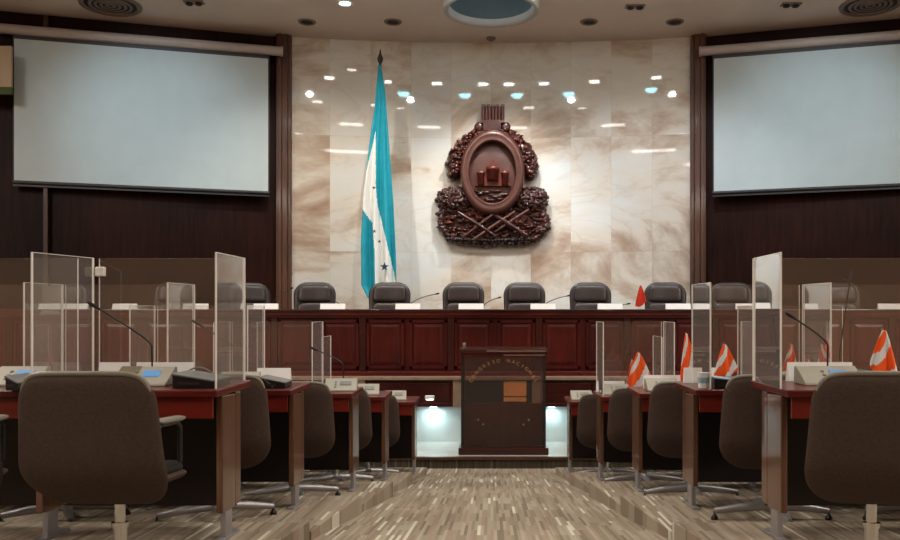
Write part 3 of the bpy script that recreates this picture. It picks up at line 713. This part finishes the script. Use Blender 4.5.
BC = [(60, 'far left, behind the clear screens', .1), (170, 'second from the left end, behind the clear screens', .1), (246, 'left of the wooden pilaster', .5),
      (312, 'just right of the left wooden pilaster', .05), (388, 'directly under the tall flag', 0), (463, 'below the left side of the emblem', 0),
      (525, 'below the right side of the emblem', -.03), (592, 'between the emblem and the red bench flag', 0), (668, 'beside the red bench flag', -.05),
      (735, 'right of the right wooden pilaster', -.1), (845, 'at the far right, behind the clear screens', -.1)]
for px, lab, rz in BC:
    o = proto if first else copy_tree(proto); first = False
    o.location = (P(px, 0, 13.55)[0], 13.75, 1.2); o.rotation_euler = (0, 0, rz)
    tag(o, f'dark leather chair behind the bench, {lab}', 'chair', 'executive chairs behind the long bench')
# white name cards on the bench
NC = [(52, 'leftmost in view'), (76, 'second from the left'), (125, 'third from the left'), (196, 'fourth from the left'), (266, 'just left of the left pilaster'), (333, 'before the chair right of the left pilaster'), (408, 'before the chair under the flag'),
      (471, 'before the chair left of centre'), (543, 'before the chair right of centre'), (610, 'just left of the red bench flag'), (678, 'just right of the red bench flag'), (748, 'right of the right pilaster'), (818, 'second from the right'), (890, 'rightmost in view')]
for px, lab in NC:
    X = P(px, 0, 12.6)[0]
    m = MB().add([(-.175, 0, 0), (.175, 0, 0), (.175, .035, .085), (-.175, .035, .085), (-.175, .07, 0), (.175, .07, 0)], [(0, 1, 2, 3), (3, 2, 5, 4), (0, 4, 5, 1), (0, 3, 4), (1, 5, 2)])
    o = m.build('name_card', 'paper'); o.location = (X, 12.56, BT); o.rotation_euler.z = random.uniform(-.06, .06)
    tag(o, f'white name card standing on the long bench, {lab}', 'name card', 'name cards on the long bench')
def goose(name, mb_pts, r, parent, tip=.05):
    MB().tube(mb_pts, r, 8).build(name, 'black', parent)
    a, b_ = Vector(mb_pts[-2]), Vector(mb_pts[-1]); d = (b_-a).normalized()
    MB().tube([b_-d*.01, b_+d*tip*.5, b_+d*tip], [r*1.3, r*2.2, r*1.4], 10).build('microphone_head', 'grille', parent)
def curve(p0, p1, p2, n=8): return [tuple(Vector(p0)*(1-u)**2+Vector(p1)*2*u*(1-u)+Vector(p2)*u*u for u in [i/n])[0] for i in range(n+1)]
for (bx, tx, ty, lab) in ((405, 436, 294, 'right of the chair under the flag'), (481, 498, 298, 'right of the chair left of centre'), (540, 567, 296, 'right of the chair right of centre'), (612, 627, 304, 'left of the red bench flag'), (270, 290, 289, 'left of the wooden pilaster'), (345, 330, 300, 'between flag and left pilaster'), (872, 846, 280, 'at the far right')):
    X = P(bx, 0, 12.9)[0]; T = Vector(P(tx, ty, 12.9))-Vector((X, 12.9, BT))
    t = thing('bench_microphone', f'black gooseneck microphone on the long bench {lab}', 'microphone', (X, 12.9, BT), 0, 'microphones on the long bench')
    MB().lathe((0, 0, 0), [(.05, 0), (.05, .02), (.02, .03)], 16).build('base', 'black', t)
    goose('gooseneck', curve((0, 0, .02), (T.x*.25, 0, T.z*.75), tuple(T)), .006, t)

# ------------------------------------------------------------------ small flags
def drape(X, Y, Z, hw_, h, label, cols, seed, group='small orange and white desk flags', cat='flag'):
    """small flag hanging down its stick: bands of colour, folded cloth"""
    rnd = random.Random(seed); t = thing('desk_flag', label, cat, (X, Y, Z), 0, group)
    MB().lathe((0, .012, 0), [(.03, 0), (.03, .008), (.008, .014)], 16).build('stand', 'palegrey', t)
    MB().tube([(0, .012, .0), (0, .012, h+.01)], .003, 8).build('stick', 'palegrey', t)
    nu, nv = 24, 24; m = MB(); vs = []; ph = rnd.uniform(0, 6); sk = rnd.uniform(-.25, .25)
    for j in range(nv+1):
        g = j/nv; wd = hw_*(.10+.95*min(1, g*1.15)**.8)
        for i in range(nu+1):
            u = i/nu*2-1; low = .12*h*(abs(u)**1.5)*g
            vs.append((u*wd+sk*hw_*g, -.012*g*math.sin(u*6+ph)-.012-.006*math.sin(u*11)*g, h-g*h*.86+.10*h*g*abs(u)+.10*h*g*u*(1 if sk > 0 else -1)+.02*h*g*math.sin(u*9+ph)))
    for j in range(nv):
        for i in range(nu):
            u = (i+.5)/nu*2-1; g = (j+.5)/nv; a = j*(nu+1)+i
            kx = int(((g*1.15+u*.42+ph*.37)*1.15) % 1 > .60)
            if cols == 'mono': kx = 0
            m.f.append([a, a+1, a+nu+2, a+nu+1]); m.sm.append(True); m.mi.append(kx)
    m.v = vs; o = m.build('cloth', 'orange', t, mats=['orange' if cols != 'mono' else 'red', 'white_cloth']); q = o.modifiers.new('s', 'SOLIDIFY'); q.thickness = .0015
    return t
X, _, _ = P(641, 0, 12.7); drape(X, 12.75, BT, .075, .35, 'plain red flag standing on the long bench', 'mono', 3, 'plain red flag on the long bench')

# ------------------------------------------------------------------ desk rows
ROW = [  # y near edge, top z at near edge, inner x left, inner x right, seats
    (4.2, 1.173, -1.28, 1.385, 2), (5.4, 1.12, -1.20, 1.23, 3), (6.6, 1.04, -1.02, 1.09, 4), (7.8, .953, -.92, .95, 5), (9.0, .84, -.76, .78, 5)]
PITCH = .87
def ztop(r, y): return ROW[r][1]+(y-ROW[r][0])*.045
for r, (y0, zt, xl, xr, ns) in enumerate(ROW):
    fz = TIER_Z[r]+(.002 if r == 0 else 0)
    for s, xe in ((-1, xl), (1, xr)):
        sd = 'left' if s < 0 else 'right'; Wd = ns*PITCH+.06; H = zt-fz
        t = thing('long_desk', f'dark red wooden conference desk, {ORD[r]} row {sd} of the aisle', 'desk', (xe, y0, fz), 0, 'rows of conference desks')
        xa, xb = (0, s*Wd)
        m = MB(); th = .035; sl = .045*.6
        def slab(m, x0, x1, ya, yb, top, thick):
            za, zb_ = top+ya*.045, top+yb*.045
            m.add([(x0, ya, za-thick), (x1, ya, za-thick), (x1, yb, zb_-thick), (x0, yb, zb_-thick), (x0, ya, za), (x1, ya, za), (x1, yb, zb_), (x0, yb, zb_)],
                  [(0, 3, 2, 1), (4, 5, 6, 7), (0, 1, 5, 4), (1, 2, 6, 5), (2, 3, 7, 6), (3, 0, 4, 7)] if x1 > x0 else [(1, 2, 3, 0), (7, 6, 5, 4), (4, 5, 1, 0), (5, 6, 2, 1), (6, 7, 3, 2), (7, 4, 0, 3)])
        slab(m, xa, xb, 0, .6, H, th); m.build('desktop', 'mahog_h', t, bevel=.006)
        MB().bb(s*.03, s*(Wd-.02), .03, .05, H-.135, H-th-.002).build('apron', 'redwood', t)
        MB().bb(s*.06, s*(Wd-.04), .53, .55, .11, H-th).build('modesty_panel', 'darkpanel', t)
        nl = ns+1
        for q in range(nl):
            x = s*(.03+(Wd-.06)*q/(nl-1))
            m = MB().bb(x-.016, x+.016, .14, .36, .14, H-th+.002); m.bb(x-.012, x+.012, .375, .47, .14, H-th+.01)
            lg = m.build('leg', 'legwood', t, bevel=.006)
            m = MB().bb(x-.014, x+.014, .20, .31, 0.012, .14); m.bb(x-.022, x+.022, .12, .42, 0, .014); m.build('foot', 'alu', lg, bevel=.004)
# clear sheets
def side_sheet(r, X, label, clip=False):
    y0 = ROW[r][0]+.05; y1 = y0+.5; za, zb_ = ztop(r, y0)+.001, ztop(r, y1)+.001; h = .645
    t = thing('acrylic_divider', label, 'divider', (X, y0, za), {(0, 1.37): -.04, (0, -2.17): -.15}.get((r, X), 0), 'clear acrylic side dividers'); e = .004
    b0, b1 = 0, zb_-za
    def pr(m, ya, yb, z0a, z0b, z1a, z1b, ee):
        m.add([(-ee, ya, z0a), (ee, ya, z0a), (ee, yb, z0b), (-ee, yb, z0b), (-ee, ya, z1a), (ee, ya, z1a), (ee, yb, z1b), (-ee, yb, z1b)],
              [(0, 3, 2, 1), (4, 5, 6, 7), (0, 1, 5, 4), (1, 2, 6, 5), (2, 3, 7, 6), (3, 0, 4, 7)]); return m
    # a single film of geometry carries the sheet between its polished edges
    m = MB().add([(0, .004, 0), (0, .496, b1), (0, .496, b1+h), (0, .004, h)], [(0, 1, 2, 3)]); 
    o = m.build('sheet', 'glass_side', t)
    m = MB(); pr(m, 0, .008, 0, 0, h, h, e); pr(m, .492, .5, b1, b1, b1+h, b1+h, e); pr(m, 0, .5, h-.001, b1+h-.001, h+.002, b1+h+.002, e*.6)
    m.build('polished_edge', 'edge', t)
    if clip:
        MB().box((.03, .515, b1+h-.07), (.05, .03, .05)).build('corner_clip', 'edge', t, bevel=.006)
    return t
def front_sheet(r, xa, xb, label):
    Y = ROW[r][0]+.565; z = ztop(r, Y)+.001; h = .645; xa, xb = min(xa, xb), max(xa, xb); w_ = xb-xa
    t = thing('acrylic_screen', label, 'divider', (xa, Y, z), 0, 'clear acrylic front screens')
    MB().add([(0, 0, 0), (w_, 0, 0), (w_, 0, h), (0, 0, h)], [(0, 1, 2, 3)]).build('sheet', 'glass', t)
    m = MB().bb(0, .004, -.003, .003, 0, h).bb(w_-.004, w_, -.003, .003, 0, h); m.build('polished_edge', 'edge', t)
    MB().bb(0, w_, -.003, .003, h-.002, h+.001).build('top_edge', 'glass', t)
for r, X, lab, cl in ((0, -1.30, 'on the inner end of the nearest left desk', False), (0, -2.17, 'one seat in from the end of the nearest left desk', True), (1, -1.96, 'one seat in on the second left desk', False), (1, -2.83, 'two seats in on the second left desk', False),
      (2, -1.80, 'one seat in on the third left desk', False), (2, -2.67, 'two seats in on the third left desk', False), (3, -1.56, 'nearest the aisle on the fourth left desk', False), (3, -2.42, 'farther from the aisle on the fourth left desk', False), (4, -1.7, 'on the farthest left desk', False),
      (0, 1.37, 'on the inner end of the nearest right desk', False), (1, 1.33, 'on the inner end of the second right desk', False), (1, 2.06, 'one seat in on the second right desk', False), (2, 1.96, 'on the third right desk', False),
      (3, .98, 'on the inner end of the fourth right desk', False), (3, 1.60, 'one seat in on the fourth right desk', False), (4, 1.72, 'on the farthest right desk', False)):
    side_sheet(r, X, f'clear acrylic side divider {lab}', cl)
for r, a, b_, lab in ((0, -1.31, -2.075, 'front of the nearest left desk, beside the aisle end'), (0, -2.185, -3.04, 'front of the nearest left desk, at the picture edge'), (1, -1.975, -2.82, 'front of the second left desk, nearer the aisle'), (1, -2.845, -3.7, 'front of the second left desk, farther from the aisle'),
      (2, -1.815, -2.655, 'front of the third left desk'), (3, -1.575, -2.405, 'front of the fourth left desk'), (0, 1.385, 2.25, 'front of the nearest right desk'), (1, 1.345, 2.045, 'front of the second right desk, nearer the aisle'),
      (1, 2.075, 2.9, 'front of the second right desk, farther from the aisle'), (2, 1.975, 2.8, 'front of the third right desk'), (3, .995, 1.585, 'front of the fourth right desk')):
    front_sheet(r, a, b_, f'clear acrylic screen along the {lab}')

# ------------------------------------------------------------------ swivel chairs
def swivel_chair():
    t = thing('swivel_chair', 'x', 'chair')
    # outer shell of back, seen from behind; curls forwards at the sides and the foot
    def pos(x, v, d):
        g = max(0, (.20-v)/.20); y = -.06*v/.5+ .9*x*x*(.5) + .16*g*g - d
        return (x, y, .30+v+.0*g)
    MB().pillow(.61, .53, .53, .06, .10, .17, pos, 24, 26, 8).build('backrest', 'fabric', t)
    def posr(x, v, d):
        return (x, -.06*(v+.10)/.5+.45*x*x+.035-d, .415+v)
    MB().pillow(.54, .51, .40, .055, .09, .10, posr, 24, 26, 8).build('back_cushion', 'vinyl', t)
    # piping along the top and down the sides
    pts = []
    for i in range(41):
        a = PI*(i/40); x = -math.copysign(abs(math.cos(a))**.32, math.cos(a))*.252; v = .31+.222*abs(math.sin(a))**.34
        pts.append((x, -.06*v/.5+.45*x*x-.004, .306+v))
    MB().tube(pts, .011, 8).build('piping', 'rim', t)
    def p3(x, v, d): return (x, .04+v, .42+d-.02*math.sin(v*5)+.5*x*x)
    MB().pillow(.44, .42, .46, .08, .12, .10, p3, 20, 18, 6).build('seat', 'seatvinyl', t)
    def p4(x, v, d): return (x*1.03, .03+v, .375+d+.5*x*x)
    MB().pillow(.46, .44, .47, .05, .12, .10, p4, 20, 18, 6).build('seat_shell', 'fabric', t)
    for s in (-1, 1):
        m = MB().tube([(s*.215, .10, .44), (s*.215, .11, .60), (s*.215, .15, .625), (s*.215, .32, .625), (s*.215, .36, .60), (s*.215, .36, .45)], .012, 8); m.build('arm_frame', 'black', t)
        MB().pillow(.05, .05, .26, .025, .02, .02, lambda x, v, d, s=s: (s*.215+x, .12+v, .638+d), 8, 8, 4).build('arm_pad', 'rim' if s > 0 else 'vinyl', t)
    MB().tube([(0, .26, .06), (0, .26, .20)], .03, 14).tube([(0, .26, .2), (0, .26, .37)], .022, 14).tube([(0, .26, .19), (0, .26, .21)], .036, 14).build('column', 'chrome', t)
    for k in range(4):
        a = 2*PI*k/4+.25; d = Vector((math.cos(a), math.sin(a), 0)); c = Vector((0, .26, 0))
        e = c+d*.33; m = MB().tube([c+d*.01+Vector((0, 0, .085)), c+d*.2+Vector((0, 0, .068)), e+Vector((0, 0, .05))], [.03, .024, .017], 8)
        l = m.build('base_leg', 'alu', t)
        MB().lathe((e.x, e.y, 0), [(.02, 0), (.02, .015), (.008, .03), (.008, .05)], 12).build('glide', 'black', l)
    return t
sw = swivel_chair(); first = True
SC = []
seat0 = {(0, -1): -1.56, (1, -1): -1.51, (2, -1): -1.36, (3, -1): -1.26, (4, -1): -1.15, (0, 1): 1.53, (1, 1): 1.556, (2, 1): 1.36, (3, 1): 1.24, (4, 1): 1.10}
SN = ['next to the aisle', 'second from the aisle', 'third from the aisle']
rots = {(0, -1, 0): -.04, (0, 1, 0): -.22}
for (r, s), x0 in seat0.items():
    nn = 2 if r == 0 and s < 0 else (1 if r == 0 else (3 if s < 0 else 2))
    for q in range(nn):
        X = x0+s*q*.88; Y = 3.5 if r == 0 else ROW[r][0]-.45
        if (r, s, q) == (0, -1, 1): X = -2.23
        o = sw if first else copy_tree(sw, None, () if r == 0 and s < 0 else ('arm_',)); first = False
        o.location = (X, Y, TIER_Z[r]+(.002 if r == 0 else 0)); o.rotation_euler = (0, 0, rots.get((r, s, q), -s*.22+random.uniform(-.06, .06)))
        sd = 'left' if s < 0 else 'right'
        tag(o, f'brown fabric swivel chair at the {ORD[r]} {sd} desk, {SN[q]}', 'chair', 'swivel chairs at the desk rows')

# ------------------------------------------------------------------ things on the desks
def console(r, X, Y, w_, label, tip=None, olive=False, rz=0, bright=True):
    t = thing('conference_unit', label, 'microphone unit', (X, Y, ztop(r, Y)+.001), rz, 'conference microphone units')
    t.rotation_euler = (math.atan(.045), 0, rz)
    pf = [(-.09, 0), (.09, 0), (.09, .085), (.06, .088), (-.085, .012)]
    MB().prism(pf, -w_/2, w_/2, 'X').build('body', 'palegrey', t, bevel=.004)
    if olive: MB().add([(-w_/2+.002, -.086, .0145), (-w_*.12, -.086, .0145), (-w_*.12, .058, .0895), (-w_/2+.002, .058, .0895)], [(0, 1, 2, 3)]).build('side_pad', 'olive', t)
    a = math.atan2(.076, .145)
    MB().box((w_*.14, -.005, .0575), (.085, .055, .004), rx=a).build('display', 'lcd' if bright else 'greyplastic', t, bevel=.001)
    for i in range(3): MB().box((w_*.12-.07-.0, -.05+.03*i, .034+.0157*i), (.014, .012, .004), rx=a).build('button', 'greyplastic', t)
    if tip:
        T = Vector(tip)-Vector((X, Y, ztop(r, Y)))
        goose('gooseneck', [(w_*.05, .07, .085)] + curve((w_*.05, .07, .19), (w_*.05, .07, .22), tuple(T)), .0045, t, .06)
    return t
console(0, -1.725, 4.48, .27, 'pale conference unit with blue display on the nearest left desk', P(100, 309, 4.5), True)
console(0, -2.36, 4.5, .24, 'conference unit with blue display at the left picture edge', None, False)
console(0, 1.70, 4.52, .30, 'grey conference unit with tall microphone on the nearest right desk', P(793, 318, 4.5), False, .0, True)
console(1, -1.58, 5.65, .24, 'white conference unit on the second left desk, nearest the aisle', P(203, 326, 5.7), False, .1, False)
console(1, -2.35, 5.65, .24, 'white conference unit on the second left desk, behind the first divider', None, False, 0, False)
console(1, 1.84, 5.70, .22, 'conference unit on the second right desk beside the blue papers', None, False, 0, False)
console(1, 2.22, 5.70, .24, 'conference unit with raised microphone on the second right desk', P(848, 281, 5.7), False, 0, False)
console(2, -1.14, 6.85, .24, 'white conference unit on the third left desk, nearest the aisle', P(317, 350, 6.85), False, .1, False)
console(2, -2.3, 6.85, .24, 'white conference unit on the third left desk, second from the aisle', None, False, .1, False)
console(2, 1.30, 6.85, .24, 'pale conference unit on the third right desk', None, False, 0, False)
console(3, -1.12, 8.05, .24, 'white conference unit on the fourth left desk', None, False, .1, False)
console(3, 1.12, 8.05, .24, 'grey conference unit on the fourth right desk', None, False, 0, False)
console(4, -.98, 9.25, .22, 'white conference unit on the farthest left desk', None, False, .1, False)
console(4, .93, 9.25, .22, 'grey conference unit on the farthest right desk', None, False, 0, False)
def wedge(r, X, Y, w_, d_, label, rz=0, top='greyplastic'):
    t = thing('tablet_stand', label, 'stand', (X, Y, ztop(r, Y)+.001), rz, 'black wedge tablet stands'); t.rotation_euler = (math.atan(.045), 0, rz)
    MB().prism([(-w_/2, 0), (w_/2, 0), (w_/2, .03), (-w_/2, .062)], -d_/2, d_/2, 'Y').build('body', 'black', t, bevel=.004)
    a = math.atan2(.032, w_); MB().box((0, 0, .05), (w_+.01, d_+.01, .008), ry=a).build('tablet', top, t, bevel=.002)
    MB().box((-w_*.1, -d_/2-.002, .022), (w_*.5, .004, .012)).build('port_strip', 'vinyl', t)
wedge(0, -1.42, 4.42, .20, .26, 'black wedge stand with grey tablet on the nearest left desk by the aisle')
wedge(0, -2.215, 4.26, .06, .2, 'small black stand on the nearest left desk at the picture edge')
wedge(1, -1.34, 5.60, .16, .2, 'black wedge stand on the second left desk by the aisle')
wedge(2, -1.345, 6.8, .12, .2, 'black wedge stand on the third left desk by the aisle')
wedge(1, 1.50, 5.58, .28, .2, 'dark wedge stand with pale blue papers on the second right desk', 0, 'bluepaper')
wedge(0, 1.98, 4.6, .18, .2, 'low black stand before the small flag on the nearest right desk')
# papers
def papers(r, X, Y, w_, d_, label, rz=0, mat='paper', h=.012):
    m = MB()
    for i in range(4): m.box((random.uniform(-.004, .004), random.uniform(-.004, .004), h*(i+.5)/4), (w_, d_, h/4*.98), rz=random.uniform(-.03, .03))
    o = m.build('paper_stack', mat); o.location = (X, Y, ztop(r, Y)+.003); o.rotation_euler = (math.atan(.045), 0, rz)
    tag(o, label, 'papers', 'papers on the desks')
papers(0, 1.82, 4.30, .18, .2, 'pale blue papers beside the unit on the nearest right desk', .1, 'bluepaper')
papers(1, -1.88, 5.55, .2, .28, 'white papers on the second left desk', .3)
papers(2, -1.57, 6.8, .2, .28, 'white papers on the third left desk', .2)
papers(3, -1.38, 8.0, .2, .28, 'white papers on the fourth left desk', -.1)
papers(4, .72+.45, 9.2, .2, .28, 'white papers on the farthest right desk', .2)
papers(4, -1.24, 9.2, .2, .28, 'white papers on the farthest left desk', .2)
papers(3, 1.48, 8.0, .2, .28, 'white papers on the fourth right desk', .1)
papers(2, 1.57, 6.8, .2, .28, 'white papers on the third right desk', -.2)
# white document boxes at the far edge of the desks
def card(r, X, Y, w_, label):
    o = MB().add([(-w_/2, 0, 0), (w_/2, 0, 0), (w_/2, .03, .10), (-w_/2, .03, .10), (-w_/2, .06, 0), (w_/2, .06, 0)], [(0, 1, 2, 3), (3, 2, 5, 4), (0, 4, 5, 1), (0, 3, 4), (1, 5, 2)]).build('name_card', 'paper')
    o.location = (X, Y, ztop(r, Y)+.002); tag(o, label, 'name card', 'name cards on the desks')
card(0, -1.70, 4.67, .30, 'white name card behind the unit on the nearest left desk')
card(0, -1.965, 4.67, .16, 'white name card on the nearest left desk left of the unit')
card(0, 1.72, 4.68, .34, 'white name card behind the unit on the nearest right desk')
card(1, -1.42, 5.86, .22, 'white name card on the second left desk')
card(1, 1.42, 5.90, .3, 'white name card on the second right desk')
card(3, 1.1, 8.26, .26, 'white name card on the fourth right desk')
card(2, 1.35, 7.06, .3, 'white name card on the third right desk')
# cup
t = thing('paper_cup', 'white paper cup on the inner end of the second right desk', 'cup', (P(703, 0, 5.5)[0], 5.5, ztop(1, 5.5)+.003))
MB().lathe((0, 0, 0), [(.028, 0), (.036, .09), (.039, .095), (.036, .096), (.026, .01)], 24, cap=False).build('cup', 'paper', t)
MB().lathe((0, 0, 0), [(.0315, .03), (.0355, .065)], 24, cap=False).build('band', 'bluepaper', t)
# cable loops
for r, X, Y, lab in ((1, -1.45, 5.5, 'second left desk'), (0, -1.5, 4.62, 'nearest left desk')):
    z = ztop(r, Y); pts = [(X-.12+.24*i/16, Y, z+.008+.07*math.sin(PI*i/16)) for i in range(17)]
    tag(MB().tube(pts, .004, 8).build('cable', 'rim'), f'grey looped cable on the {lab}', 'cable', 'loose cables on the desks')
# flags on the right hand desks
for px, r, Y, hw_, py0, lab, sd in ((632, 3, 8.2, .055, 360, 'shorter of the two on the fourth right desk', 11), (638, 3, 8.1, .10, 353, 'taller of the two on the fourth right desk', 5),
        (686, 2, 6.95, .06, 334, 'tall narrow one on the third right desk', 8), (703, 2, 7.0, .04, 360, 'tiny one just behind the paper cup', 2), (724, 1, 5.72, .075, 345, 'broad one on the second right desk', 21),
        (791, 1, 5.88, .05, 345, 'faint one behind the nearest right divider', 4), (883, 0, 4.40, .065, 331, 'largest one, on the nearest right desk at the picture edge', 9)):
    zt_ = ztop(r, Y); top = EYE+(350-py0)*Y/900
    drape(P(px, 0, Y)[0], Y, zt_+.004, hw_, top-zt_, f'small orange and white flag, {lab}', 'two', sd)
